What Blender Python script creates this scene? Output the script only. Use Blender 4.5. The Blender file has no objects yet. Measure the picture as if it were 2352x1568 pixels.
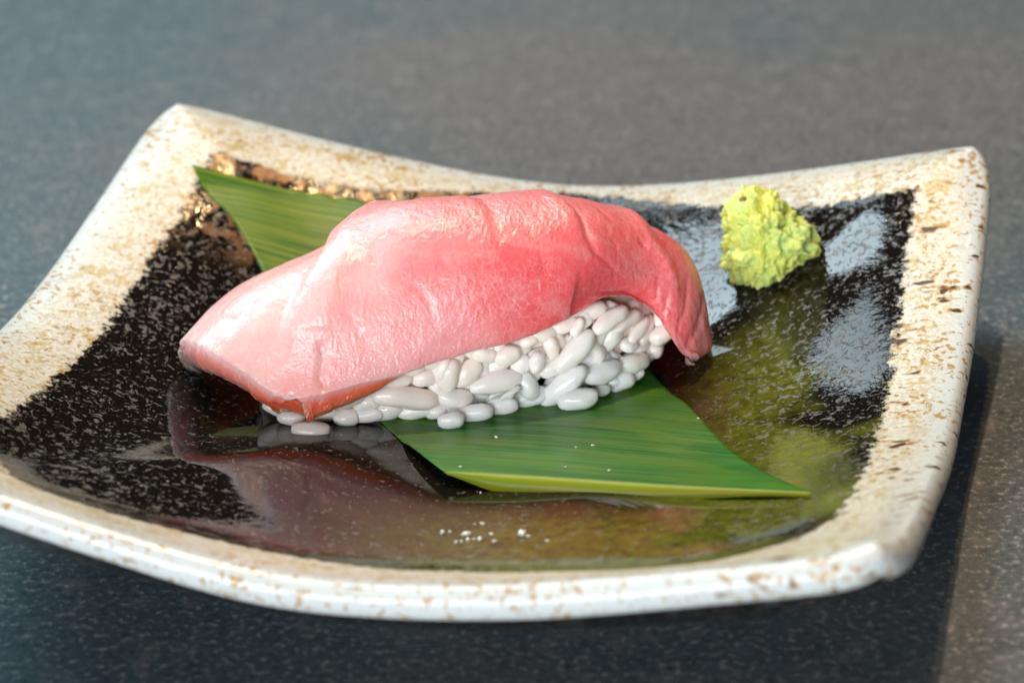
import bpy, math, random
import numpy as np
from mathutils import Vector, noise as mnoise

# ------------------------------------------------------------------ camera, world, lamps
CM = 0.01                                     # geometry below is written in centimetres
scene = bpy.context.scene
col = scene.collection
scene.unit_settings.scale_length = 1.0

def link(o):
    col.objects.link(o); return o

cam_d = bpy.data.cameras.new("camera"); cam = link(bpy.data.objects.new("camera", cam_d))
CAM_DIST, CAM_EL, CAM_TX, CAM_TY, CAM_ROLL = 43.8601, 0.4115, 0.654, 4.222, -0.0199
fwd = Vector((0, math.cos(CAM_EL), -math.sin(CAM_EL)))
right0 = Vector((1, 0, 0)); up0 = right0.cross(fwd)
rgt = right0 * math.cos(CAM_ROLL) + up0 * math.sin(CAM_ROLL)
upv = -right0 * math.sin(CAM_ROLL) + up0 * math.cos(CAM_ROLL)
loc = Vector((CAM_TX, CAM_TY, 0)) - fwd * CAM_DIST
from mathutils import Matrix
m = Matrix((rgt, upv, -fwd)).transposed().to_4x4(); m.translation = loc * CM
cam.matrix_world = m
cam_d.sensor_width = 36; cam_d.lens = 6523.5 / 2352 * 36
cam_d.clip_start = 0.02; cam_d.clip_end = 50
cam_d.dof.use_dof = True
cam_d.dof.focus_distance = 0.392
cam_d.dof.aperture_fstop = 20
cam_d.dof.aperture_blades = 9
scene.camera = cam

world = bpy.data.worlds.new("World"); scene.world = world; world.use_nodes = True
bg = world.node_tree.nodes["Background"]
bg.inputs[0].default_value = (0.20, 0.235, 0.27, 1)
bg.inputs[1].default_value = 0.05
scene.view_settings.view_transform = 'Standard'; scene.view_settings.look = 'None'
scene.view_settings.exposure = 0.15; scene.view_settings.gamma = 1.0

def lamp(name, direction, dist, size, watts, color, size_y=None, shape='DISK', aim=(0, 1, 1)):
    d = bpy.data.lights.new(name, 'AREA'); d.energy = watts; d.color = color
    d.shape = shape; d.size = size
    if size_y: d.size_y = size_y
    o = link(bpy.data.objects.new(name, d))
    v = Vector(direction).normalized(); a = Vector(aim) * CM
    o.location = a + v * dist
    o.rotation_euler = (-v).to_track_quat('-Z', 'Y').to_euler()
    return o
# warm ceiling spot, daylight window high on the left, large soft fill added in front to brighten rice and near rim
lamp("ceiling_spot", (-0.03, 0.17, 0.98), 1.1, 0.035, 7.6, (1.0, 0.72, 0.47))
lamp("window_light", (-0.125, 0.789, 0.602), 1.2, 0.20, 0.7, (0.74, 0.91, 1.0), 0.20, 'RECTANGLE')
lamp("upper_window_light", (-0.262, 0.500, 0.825), 1.2, 0.26, 4.6, (0.72, 0.90, 1.0), 0.34, 'RECTANGLE')
lamp("side_window_light", (-0.62, 0.50, 0.54), 1.3, 0.6, 11.0, (0.60, 0.88, 1.0), 0.5, 'RECTANGLE')
lamp("front_fill_light", (-0.34, -0.90, 0.165), 1.6, 1.3, 31.0, (0.93, 0.97, 1.0), 0.6, 'RECTANGLE')
lamp("hanging_lamp", (0.10, 0.50, 0.86), 1.4, 0.04, 2.4, (1.0, 0.66, 0.30))

# ------------------------------------------------------------------ helpers
def tag(o, label=None, cat=None, group=None, kind=None):
    if label: o['label'] = label
    if cat: o['category'] = cat
    if group: o['group'] = group
    if kind: o['kind'] = kind
    return o

def empty(name, loc_cm=(0, 0, 0)):
    o = link(bpy.data.objects.new(name, None)); o.location = Vector(loc_cm) * CM
    o.empty_display_size = 0.01
    return o

def mesh_np(name, V, F, mat=None, smooth=True, attrs=None):
    me = bpy.data.meshes.new(name)
    me.from_pydata((np.asarray(V, float) * CM).tolist(), [], [tuple(int(i) for i in f) for f in F])
    if smooth: me.polygons.foreach_set('use_smooth', [True] * len(me.polygons))
    for k, a in (attrs or {}).items():
        a = np.asarray(a, float)
        if a.ndim == 1:
            at = me.attributes.new(k, 'FLOAT', 'POINT'); at.data.foreach_set('value', a.ravel())
        else:
            at = me.attributes.new(k, 'FLOAT_VECTOR', 'POINT'); at.data.foreach_set('vector', a.ravel())
    if mat: me.materials.append(mat)
    me.update()
    return me

def obj(name, me, parent=None):
    o = link(bpy.data.objects.new(name, me))
    if parent:
        o.parent = parent
        o.matrix_parent_inverse = Matrix.Translation(parent.location).inverted()
    return o

def gridfaces(n, m, flip=False, base=0, closed=False):
    i, j = np.meshgrid(np.arange(n - 1), np.arange(m if closed else m - 1), indexing='ij')
    j2 = (j + 1) % m
    f = np.stack([i * m + j, (i + 1) * m + j, (i + 1) * m + j2, i * m + j2], -1).reshape(-1, 4) + base
    return f[:, ::-1] if flip else f

def smooth01(x):
    x = np.clip(x, 0, 1); return x * x * (3 - 2 * x)

class NT:
    """tiny node-tree writer"""
    def __init__(s, name):
        s.mat = bpy.data.materials.new(name); s.mat.use_nodes = True
        s.t = s.mat.node_tree; s.p = s.t.nodes["Principled BSDF"]
        s.out = s.t.nodes["Material Output"]
    def n(s, typ, **kw):
        nd = s.t.nodes.new('ShaderNode' + typ)
        for k, v in kw.items():
            if k.startswith('_'): s.set(nd.inputs[int(k[1:])], v)
            elif k[0].isupper(): s.set(nd.inputs[k.replace('__', ' ')], v)
            else: setattr(nd, k, v)
        return nd
    def set(s, sock, v):
        if isinstance(v, bpy.types.NodeSocket): s.t.links.new(v, sock)
        elif isinstance(v, (tuple, list)) and sock.type == 'RGBA' and len(v) == 3: sock.default_value = (*v, 1)
        elif isinstance(v, (int, float)) and sock.type == 'RGBA': sock.default_value = (v, v, v, 1)
        else: sock.default_value = v
    def math(s, op, a, b=0.0, c=0.0, clamp=False):
        nd = s.n('Math', operation=op, use_clamp=clamp); s.set(nd.inputs[0], a); s.set(nd.inputs[1], b)
        if op in ('MULTIPLY_ADD', 'SMOOTH_MIN'): s.set(nd.inputs[2], c)
        return nd.outputs[0]
    def coord(s, scale=(100, 100, 100), rot=(0, 0, 0), src=None, loc=(0, 0, 0)):
        v = src if src is not None else s.n('TexCoord').outputs['Object']
        nd = s.n('Mapping'); s.set(nd.inputs['Vector'], v); nd.inputs['Scale'].default_value = scale
        nd.inputs['Rotation'].default_value = rot; nd.inputs['Location'].default_value = loc
        return nd.outputs[0]
    def noise(s, vec, scale=1, detail=4, rough=.55, dist=0.0, w=None):
        nd = s.n('TexNoise'); s.set(nd.inputs['Vector'], vec); nd.inputs['Scale'].default_value = scale
        nd.inputs['Detail'].default_value = detail; nd.inputs['Roughness'].default_value = rough
        nd.inputs['Distortion'].default_value = dist
        return nd.outputs['Fac']
    def voro(s, vec, scale=1, feature='F1', out='Distance', rnd=1.0):
        nd = s.n('TexVoronoi', feature=feature); s.set(nd.inputs['Vector'], vec)
        nd.inputs['Scale'].default_value = scale; nd.inputs['Randomness'].default_value = rnd
        return nd.outputs[out]
    def ramp(s, fac, *stops):
        """linear remap helper: stops = (pos, value/colour)..."""
        nd = s.n('ValToRGB'); s.set(nd.inputs[0], fac); cr = nd.color_ramp
        while len(cr.elements) < len(stops): cr.elements.new(0.5)
        for e, (p, c) in zip(cr.elements, stops):
            e.position = p
            e.color = (c, c, c, 1) if isinstance(c, (int, float)) else (*c, 1)
        return nd.outputs[0]
    def step(s, x, lo, hi):
        nd = s.n('MapRange', interpolation_type='SMOOTHSTEP'); s.set(nd.inputs[0], x)
        s.set(nd.inputs[1], lo); s.set(nd.inputs[2], hi)
        return nd.outputs[0]
    def mix(s, fac, a, b, blend='MIX'):
        nd = s.n('Mix', data_type='RGBA', blend_type=blend)
        s.set(nd.inputs[0], fac); s.set(nd.inputs[6], a); s.set(nd.inputs[7], b)
        return nd.outputs[2]
    def attr(s, name, out='Fac'):
        nd = s.n('Attribute', attribute_name=name); return nd.outputs[out]
    def bump(s, h, dist=0.01, strength=1.0, normal=None):
        nd = s.n('Bump'); s.set(nd.inputs['Height'], h); nd.inputs['Distance'].default_value = dist * CM
        nd.inputs['Strength'].default_value = strength
        if normal is not None: s.set(nd.inputs['Normal'], normal)
        return nd.outputs[0]
    def fin(s, **kw):
        for k, v in kw.items(): s.set(s.p.inputs[k.replace('_', ' ')], v)
        return s.mat
# ------------------------------------------------------------------ plate geometry (pure numpy, cm)
PSI = -0.242
HC = np.array([2.79, 2.84, 2.757, 3.027])      # corner heights: back-left, back-right, front-right, front-left
HM = np.array([1.69, 1.331, 1.581, 1.555])     # mid-edge heights: back, right, front, left
BW = np.array([.016, .0133, -.0109, .0295])
COFF = np.array([[.061, -.08], [-.088, .082], [-.009, -.124], [.036, .117]])
A0 = 6.6
FLOOR = 0.6
def rim_z(t, edge):
    i0, i1 = [(0, 1), (2, 1), (3, 2), (3, 0)][edge]
    h = np.where(t < 0, HC[i0], HC[i1])
    q = 1.3
    tt = ((t * t + .05) ** (q / 2) - .05 ** (q / 2)) / (1.05 ** (q / 2) - .05 ** (q / 2))
    return HM[edge] + (h - HM[edge]) * tt
def plan(u, v):
    """plan position of plate coordinates u, v in [-1, 1]"""
    cs = np.array([(-1, 1), (1, 1), (1, -1), (-1, -1)], float) * A0 + COFF
    a, b = (u + 1) / 2, (v + 1) / 2
    Pt = (cs[3][:, None] * ((1 - a) * (1 - b)).ravel() + cs[2][:, None] * (a * (1 - b)).ravel()
          + cs[0][:, None] * ((1 - a) * b).ravel() + cs[1][:, None] * (a * b).ravel())
    x, y = Pt[0].reshape(u.shape), Pt[1].reshape(u.shape)
    x = x + A0 * (np.where(u > 0, BW[1], -BW[3]) * np.abs(u) * (1 - v * v))
    y = y + A0 * (np.where(v > 0, BW[0], -BW[2]) * np.abs(v) * (1 - u * u))
    c, s = math.cos(PSI), math.sin(PSI)
    return c * x - s * y, s * x + c * y
def perim_z(u, v):
    m_ = np.maximum(np.maximum(np.abs(u), np.abs(v)), 1e-6)
    tu, tv = u / m_, v / m_
    hz = np.where(v >= 0, rim_z(tu, 0), rim_z(tu, 2))
    vz = np.where(u >= 0, rim_z(tv, 1), rim_z(tv, 3))
    return np.where(np.abs(v) >= np.abs(u), hz, vz)
def top_z(u, v):
    m_ = np.maximum(np.abs(u), np.abs(v))
    p = (np.abs(u) ** 7 + np.abs(v) ** 7 + 1e-12) ** (1 / 7)
    mm = p * (1 - m_ ** 4) + m_ * m_ ** 4      # rounded inside, square at the rim
    g = smooth01((mm - .36) / .66) / smooth01(np.array(.64 / .66))
    t_ = np.clip((mm - .06) / .94, 0, 1)                            # the near side rises gently, then turns up at the rim
    gf = (.50 * (t_ / .8) ** 1.2 + .50 * smooth01((mm - .70) / .34)) / (.50 * 1.25 ** 1.2 + .50 * smooth01(.30 / .34))
    wf = smooth01((-v / np.maximum(m_, 1e-6) + .15) / 1.1)
    g = g * (1 - wf) + gf * wf
    # heights blend to the mean height towards the middle so that the floor has no ridges
    return FLOOR + (perim_z(u, v) - FLOOR) * g
def plate_surface(n=181):
    lin = np.linspace(-1, 1, n)
    u, v = np.meshgrid(lin, lin, indexing='ij')
    # round the plan corners
    m_ = np.maximum(np.abs(u), np.abs(v))
    pn = (np.abs(u) ** 22 + np.abs(v) ** 22 + 1e-30) ** (1 / 22)
    k = 1 - (1 - m_ / np.maximum(pn, 1e-9)) * m_ ** 12
    z = top_z(u, v)
    for _ in range(30):                         # soften the diagonals, rim kept
        zi = z.copy()
        zi[1:-1, 1:-1] = .25 * (z[2:, 1:-1] + z[:-2, 1:-1] + z[1:-1, 2:] + z[1:-1, :-2])
        z = z * m_ ** 8 + zi * (1 - m_ ** 8)
    x, y = plan(u * k, v * k)
    return u, v, x, y, z
# ------------------------------------------------------------------ nigiri frame: origin at the near left foot of the rice
NA = math.radians(14); NO = np.array([-2.16, -.30, .62])
NX = np.array([math.cos(NA), math.sin(NA), 0.]); NY = np.array([-math.sin(NA), math.cos(NA), 0.]); NZ = np.array([0, 0, 1.])
def n2w(p):
    p = np.asarray(p, float); return NO + p[..., :1] * NX + p[..., 1:2] * NY + p[..., 2:] * NZ
def w2n(p):
    d = np.asarray(p, float) - NO; return np.stack([d @ NX, d @ NY, d @ NZ], -1)
# control points of the slice: near edge, highest line and far edge at ten stations along it
FN = np.array([(-.46,-.24,.60),(.26,-.30,.76),(1.13,-.30,.86),(2.06,-.26,1.01),(2.87,-.24,1.11),(3.70,-.14,1.34),(4.36,.08,1.48),(4.98,.30,1.14),(5.31,.18,.64),(5.57,.12,.34)])
FT = np.array([(-1.45,1.2,1.07),(-.53,1.5,1.71),(.57,1.6,2.13),(1.47,1.6,2.58),(2.53,1.6,2.67),(3.76,1.6,2.60),(4.61,1.6,2.37),(5.30,1.5,2.01),(5.93,1.25,1.40),(6.03,.60,.26)])
FF = np.array([(-1.55,2.0,.55),(-.6,2.75,.75),(.6,2.95,.95),(1.6,3.0,1.15),(2.7,3.0,1.2),(3.9,3.0,1.25),(4.8,2.95,1.2),(5.5,2.8,1.05),(6.1,2.4,.75),(6.3,1.9,.35)])
def spline(P, s):
    """natural cubic spline through the rows of P, s in [0, 1]"""
    n = len(P); h = 1.0; A = np.zeros((n, n)); b = np.zeros_like(P)
    A[0, 0] = A[-1, -1] = 1
    for i in range(1, n - 1):
        A[i, i - 1] = 1; A[i, i] = 4; A[i, i + 1] = 1; b[i] = 6 * (P[i + 1] - 2 * P[i] + P[i - 1])
    M = np.linalg.solve(A, b)
    x = np.clip(s, 0, 1) * (n - 1); i = np.minimum(x.astype(int), n - 2); t = (x - i)[:, None]
    return (M[i] * (1 - t) ** 3 / 6 + M[i + 1] * t ** 3 / 6 + (P[i] - M[i] / 6) * (1 - t) + (P[i + 1] - M[i + 1] / 6) * t)
def bez(p0, p1, p2, p3, t):
    t = t[None, :, None]; a, b, c, d = (q[:, None, :] for q in (p0, p1, p2, p3))
    return a * (1 - t) ** 3 + 3 * b * t * (1 - t) ** 2 + 3 * c * t * t * (1 - t) + d * t ** 3
def fish_base(ns, nw):
    s = np.linspace(0, 1, ns); N, T, F = spline(FN, s), spline(FT, s), spline(FF, s)
    dy = (T - N)[:, 1:2]; dz = (T - N)[:, 2:3]; ey = (F - T)[:, 1:2]; ez = (T - F)[:, 2:3]
    z0 = np.zeros_like(dy)
    end = smooth01((s - .8) / .2)[:, None]; st = smooth01((.18 - s) / .18)[:, None]
    full = 1 - .5 * st - .3 * end
    slope = np.concatenate([0.02 + z0, 1 + z0, -.44 + z0], 1)
    lean = smooth01((.42 - s) / .3)[:, None]
    P1 = N + np.concatenate([z0, -.10 * full + .30 * lean + z0, (.62 * dz * full + .2 * dz * (1 - full)) * (1 - .45 * lean)], 1)
    P2 = T - slope * (.62 * dy * full + .33 * dy * (1 - full))
    P4 = T + slope * .55 * ey
    P5 = F + np.concatenate([z0, .12 + z0, .62 * ez], 1)
    t = np.linspace(0, 1, nw // 2 + 1)
    near = bez(N, P1, P2, T, t); far = bez(T, P4, P5, F, t[1:])
    G = np.concatenate([near, far], 1)          # ns x (2*(nw//2)+1) x 3, nigiri frame
    return G
def normals(G):
    du = np.gradient(G, axis=0); dv = np.gradient(G, axis=1)
    n = np.cross(du, dv); return n / (np.linalg.norm(n, axis=-1, keepdims=True) + 1e-12)
# ------------------------------------------------------------------ materials
def mat_table():
    k = NT("stone_table"); c = k.coord()
    big = k.noise(k.coord(loc=(40, 12, 0), rot=(0, 0, .6)), .06, 3, .5); mid = k.noise(c, 1.7, 5, .66, .3); fine = k.noise(c, 9, 4, .7)
    b = k.mix(k.step(big, .38, .60), (.050, .092, .112), (.110, .109, .116))  # teal cast of the cool window light painted into the stone, near left
    b = k.mix(k.math('MULTIPLY', k.step(mid, .50, .72), .75), b, (.17, .17, .18))
    b = k.mix(k.math('MULTIPLY', k.step(mid, .46, .30), .5), b, (.04, .055, .068))
    b = k.mix(k.math('MULTIPLY', k.step(fine, .53, .66), .8), b, (.32, .32, .32))
    b = k.mix(k.math('MULTIPLY', k.step(fine, .46, .32), .7), b, (.03, .035, .04))
    return k.fin(Base_Color=b, Specular_IOR_Level=.45, Roughness=k.ramp(fine, (.3, .38), (.7, .58)), Normal=k.bump(fine, .02, .5))

def mat_plate():
    k = NT("glazed_stoneware"); c = k.coord()
    mk = k.attr("mask"); u = k.attr("pu"); v = k.attr("pv"); mm = k.attr("pm")
    # --- boundary, feathered by the glaze running
    jag = k.noise(c, 7, 4, .7); jag2 = k.noise(c, 1.6, 2, .5)
    e = k.math('ADD', mk, k.math('MULTIPLY', k.math('SUBTRACT', jag, .5), .09))
    e = k.math('ADD', e, k.math('MULTIPLY', k.math('SUBTRACT', jag2, .5), .035))
    black = k.step(e, -.004, .008)
    # --- cream glaze with iron specks
    n1 = k.noise(c, 3.4, 3, .6, .3); n2 = k.noise(k.coord(loc=(7, 3, 1)), 10.0, 3, .6, .2)
    n3 = k.noise(c, 14, 3, .6); n4 = k.noise(k.coord(loc=(3, 9, 5)), 1.1, 2, .5)
    cream = k.mix(k.step(n3, .35, .65), (.56, .51, .41), (.72, .70, .63))
    cream = k.mix(k.step(k.math('ADD', n1, k.math('MULTIPLY', k.math('SUBTRACT', n3, .5), .5)), .34, .50), (.52, .42, .22), cream)
    cream = k.mix(k.step(mm, .93, 1.0), cream, (.60, .64, .64))
    tan = k.step(k.math('ADD', n2, k.math('MULTIPLY', k.math('SUBTRACT', n4, .5), .30)), .56, .64)
    cream = k.mix(k.math('MULTIPLY', tan, .9), cream, (.40, .22, .05))
    side = k.step(u, .6, .85)
    n5 = k.noise(k.coord(scale=(55, 110, 110), rot=(0, 0, -PSI), loc=(2, 1, 4)), 5.2, 2, .5, .2)
    dark = k.math('MULTIPLY', k.step(n5, .655, .70), k.math('ADD', k.math('MULTIPLY', side, .8), .12))
    halo = k.math('MULTIPLY', k.step(n5, .60, .67), k.math('ADD', k.math('MULTIPLY', side, .75), .10))
    cream = k.mix(halo, cream, (.30, .15, .03)); cream = k.mix(dark, cream, (.030, .014, .008))
    # --- dark glaze: near black, olive where it pools on the slopes, pale crystal flecks
    o1 = k.noise(k.coord(loc=(4.2, 1.3, 0)), .42, 2, .5, .3)
    ol = k.math('MULTIPLY', k.step(o1, .42, .56), k.math('MULTIPLY', k.step(mm, .36, .60), k.math('MULTIPLY', k.math('MULTIPLY', k.step(u, -.25, .3), k.step(mm, 1.03, .98)), k.step(v, .62, .30))))
    dk = k.mix(k.noise(c, 5, 4, .7), (.004, .003, .0025), (.012, .008, .006))
    dk = k.mix(k.math('MULTIPLY', ol, k.ramp(k.noise(c, 6, 3, .6), (.3, .35), (.7, 1.0))), dk, (.125, .135, .012))
    lamp_glints = k.math('MULTIPLY', k.math('MULTIPLY', k.step(v, .42, .72), k.step(u, .05, -.35)), k.step(k.noise(c, 4.5, 3, .6), .46, .60))  # bronze glints of the warm lamp on the far left wall, painted in
    dk = k.mix(lamp_glints, dk, (.42, .22, .10))
    f1 = k.noise(k.coord(loc=(1, 5, 2)), 8.5, 3, .62, .8); f2 = k.noise(c, 16, 2, .5); f3 = k.noise(k.coord(loc=(8, 2, 2)), .55, 2, .5)
    fm = k.math('ADD', k.math('MULTIPLY', k.math('SUBTRACT', f3, .5), .16), k.math('MULTIPLY', k.math('SUBTRACT', k.step(mm, .15, .75), .5), .10))
    calm = k.math('MULTIPLY', k.step(v, -.02, -.30), k.math('MULTIPLY', k.step(u, -.45, -.2), k.step(mm, .80, .5)))
    fm = k.math('SUBTRACT', fm, k.math('MULTIPLY', calm, .045))
    fl = k.step(k.math('ADD', k.math('ADD', f1, fm), k.math('MULTIPLY', k.math('SUBTRACT', f2, .5), .10)), .60, .68)
    dots = k.math('MULTIPLY', k.step(f2, .645, .72), .6)
    fl = k.math('MAXIMUM', k.math('MULTIPLY', fl, .68), dots)
    dk = k.mix(fl, dk, (.18, .165, .155))
    base = k.mix(black, cream, dk)
    rough = k.mix(black, k.mix(k.step(mm, .90, .99), k.ramp(n3, (.3, .42), (.7, .28)), .17), k.mix(fl, .045, .30))
    h = k.math('ADD', k.math('MULTIPLY', n3, .5), k.math('MULTIPLY', n1, .8))
    hb = k.math('ADD', k.math('MULTIPLY', fl, .25), k.math('MULTIPLY', k.math('MULTIPLY', k.noise(c, 4.5, 3, .6), k.math('MULTIPLY', k.step(mm, .40, .9), k.math('MULTIPLY', k.step(v, -1.6, .1), k.math('MULTIPLY_ADD', k.step(u, .7, .35), .6, .4)))), .9))
    hh = k.mix(black, h, hb)
    return k.fin(Base_Color=base, Roughness=rough, Normal=k.bump(hh, .022, .8), IOR=k.mix(black, 1.45, 1.34))

def mat_foot():
    k = NT("dark_foot_glaze"); c = k.coord()
    return k.fin(Base_Color=k.mix(k.noise(c, 5), (.008, .006, .006), (.03, .024, .02)), Roughness=.16)

def mat_fish():
    k = NT("raw_tuna_belly"); c = k.coord()
    pk = k.attr("pink"); ed = k.attr("cut"); vein = k.attr("vein")
    n1 = k.noise(c, 1.2, 4, .6); pkn = k.math('ADD', pk, k.math('MULTIPLY', k.math('SUBTRACT', n1, .5), .45), clamp=True)
    b = k.ramp(pkn, (0.0, (.92, .64, .62)), (.45, (.90, .34, .36)), (1.0, (.86, .105, .125)))
    # fat marbling: thin net of pale lines
    w = k.n('TexNoise'); k.set(w.inputs['Vector'], c); w.inputs['Scale'].default_value = 3.5; w.inputs['Detail'].default_value = 3
    mx = k.n('Mix', data_type='VECTOR'); k.set(mx.inputs[0], .16); k.set(mx.inputs[4], c); k.set(mx.inputs[5], w.outputs['Color'])
    v1 = k.voro(mx.outputs[1], 10.5, 'DISTANCE_TO_EDGE'); v2 = k.voro(mx.outputs[1], 4.4, 'DISTANCE_TO_EDGE')
    l1 = k.step(v1, .13, .0); l2 = k.step(v2, .07, .0)
    gate = k.step(k.noise(k.coord(loc=(5, 5, 5)), 1.6, 3, .6), .35, .62)
    l = k.math('MULTIPLY', k.math('ADD', k.math('MULTIPLY', l1, .17), k.math('MULTIPLY', l2, .08)), k.math('MULTIPLY', gate, k.math('ADD', vein, .25)))
    b = k.mix(l, b, (.90, .66, .62))
    fib = k.noise(k.coord(scale=(60, 300, 200), rot=(0, 0, -NA)), 1.6, 3, .6)
    b = k.mix(k.math('MULTIPLY', k.step(fib, .50, .72), .22), b, (.90, .62, .60))
    b = k.mix(ed, b, k.mix(k.attr('tip'), (.95, .15, .07), (.92, .27, .22)))
    w1 = k.noise(k.coord(scale=(120, 60, 60), rot=(0, .3, -NA + .5)), 4.6, 1.5, .5, 1.2)
    w2 = k.noise(c, 15, 1.2, .5, .4)
    h = k.math('ADD', k.math('MULTIPLY', w1, k.math('MULTIPLY', k.math('ADD', k.attr("wrinkle"), .30), .75)), k.math('MULTIPLY', w2, k.math('MULTIPLY', k.noise(k.coord(loc=(9, 1, 2)), 1.5, 2, .5), .95)))
    h = k.math('ADD', h, k.math('MULTIPLY', k.noise(c, 34, 2, .5), .22))
    nb = k.bump(h, .036, .8)
    return k.fin(Base_Color=b, Roughness=k.ramp(k.noise(c, 9, 3), (.3, .25), (.7, .40)), Subsurface_Weight=.9,
                 Subsurface_Radius=(.0050, .0017, .0014), Subsurface_Scale=.55, Normal=nb, IOR=1.45, Coat_Normal=nb,
                 Coat_Weight=.30, Coat_Roughness=.12)

def mat_rice(core=False, t=0.0):
    k = NT("cooked_rice"); c = k.coord()
    n1 = k.noise(c, 5, 3, .6); n2 = k.noise(c, 22, 2, .5)
    b = k.mix(n1, (.97, .955 - .09 * t, .94 - .125 * t), (1.0, .99 - .08 * t, .98 - .115 * t)) if not core else k.mix(n1, (.98, .76, .66), (.99, .86, .78))  # t and core: glow coming through the fish, painted in as warmer rice
    return k.fin(Base_Color=b, Roughness=k.ramp(n2, (.3, .16), (.7, .34)), Subsurface_Weight=.5,
                 Subsurface_Radius=(.0016, .0011, .0009), Subsurface_Scale=.7, IOR=1.38,
                 Normal=k.bump(n1, .015, .5), Coat_Weight=.3, Coat_Roughness=.08)

def mat_leaf(margin=False):
    k = NT("leaf_margin" if margin else "bamboo_leaf")
    lv = k.n('Attribute', attribute_name="luv").outputs['Vector']
    fine = k.noise(k.coord(scale=(.25, 15, 1), src=lv), 1.0, 4, .6, .0)
    vfine = k.noise(k.coord(scale=(.22, 24, 1), src=lv), 1.0, 3, .6)
    veins = k.noise(k.coord(scale=(.12, 12, 1), src=lv), 1.0, 2, .5)
    pat = k.noise(k.coord(scale=(.55, 1.6, 1), src=lv, loc=(1.2, .4, 0)), 1.0, 4, .6, .6)
    b = k.mix(k.step(fine, .38, .62), (.012, .12, .008), (.060, .27, .018))
    b = k.mix(k.math('MULTIPLY', k.step(pat, .46, .62), .7), b, (.10, .24, .016))
    b = k.mix(k.math('MULTIPLY', k.step(pat, .45, .33), .6), b, (.004, .17, .022))
    b = k.mix(k.math('MULTIPLY', k.step(vfine, .54, .64), .6), b, (.20, .27, .07))
    b = k.mix(k.math('MULTIPLY', k.step(vfine, .46, .36), .6), b, (.006, .05, .008))
    yel = k.attr("yellow")
    b = k.mix(k.math('MULTIPLY', yel, k.step(fine, .40, .58)), b, (.30, .30, .03))
    if margin: b = k.mix(k.step(fine, .3, .7), (.38, .34, .02), (.20, .36, .015))
    tr = k.n('BsdfTranslucent'); k.set(tr.inputs[0], k.mix(.5, b, (.10, .35, .02)))
    k.fin(Base_Color=b, Roughness=.36, Normal=k.bump(k.math('ADD', fine, k.math('MULTIPLY', vfine, .5)), .008, .8), IOR=1.4)
    ms = k.n('MixShader'); k.set(ms.inputs[0], .22); k.t.links.new(k.p.outputs[0], ms.inputs[1]); k.t.links.new(tr.outputs[0], ms.inputs[2])
    k.t.links.new(ms.outputs[0], k.out.inputs['Surface'])
    return k.mat

def mat_wasabi():
    k = NT("grated_wasabi"); c = k.coord()
    n = k.noise(c, 2.2, 4, .65); n2 = k.noise(c, 9, 3, .6)
    b = k.mix(k.step(n, .38, .62), (.66, .72, .15), (.55, .70, .22))
    b = k.mix(k.math('MULTIPLY', k.step(n2, .60, .72), .5), b, (.74, .80, .22))
    return k.fin(Base_Color=b, Roughness=.48, Subsurface_Weight=.6, Subsurface_Radius=(.002, .002, .0006), Subsurface_Scale=.7,
                 Normal=k.bump(k.math('ADD', n2, k.noise(c, 24, 2)), .03, .7))
def plain(name, c, r, sss=0):
    k = NT(name)
    k.fin(Base_Color=k.mix(k.noise(k.coord(), 12, 3), tuple(x * .85 for x in c), c), Roughness=r)
    if sss: k.fin(Subsurface_Weight=sss, Subsurface_Radius=(.001, .001, .001), Subsurface_Scale=.6)
    return k.mat

# ------------------------------------------------------------------ table
n_ = 2
tb = mesh_np("table", [(-150, -80, 0), (150, -80, 0), (150, 220, 0), (-150, 220, 0)], [(0, 1, 2, 3)], mat_table(), smooth=False)
tag(obj("table", tb), "grey mottled stone table top under the plate", None, kind="structure")

# ------------------------------------------------------------------ plate
def mask_value(u, v):
    """positive inside the dark field, in plate units"""
    mr = .855 + .02 * (1 - np.abs(v)); ml = .825; 
    mb = .80 + .155 * np.exp(-((u - .02) / .42) ** 2); mf = .83
    dr, dl, db, df = mr - u, ml + u, mb - v, mf + v
    # rounded front corners, crisp back corners
    def smin(a, b, r):
        h = np.clip(r - a, 0, None); g = np.clip(r - b, 0, None)
        return np.where((h > 0) & (g > 0), r - np.sqrt(h * h + g * g), np.minimum(a, b))
    fr = smin(dr, df, .34); fl_ = smin(dl, df, .30)
    return np.minimum(np.minimum(fr, fl_), db)

plate = empty("square_plate", (0, 0, 0))
tag(plate, "square stoneware plate with upturned corners, dark glazed inside and speckled cream rim", "plate")
PU, PV, PX, PY, PZ = plate_surface()
np_ = PU.shape[0]
V = [np.stack([PX, PY, PZ], -1).reshape(-1, 3)]; Fs = [gridfaces(np_, np_)]
mk = [mask_value(PU, PV).ravel()]; pu = [PU.ravel()]; pv = [PV.ravel()]; pm = [np.maximum(abs(PU), abs(PV)).ravel()]
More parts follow.
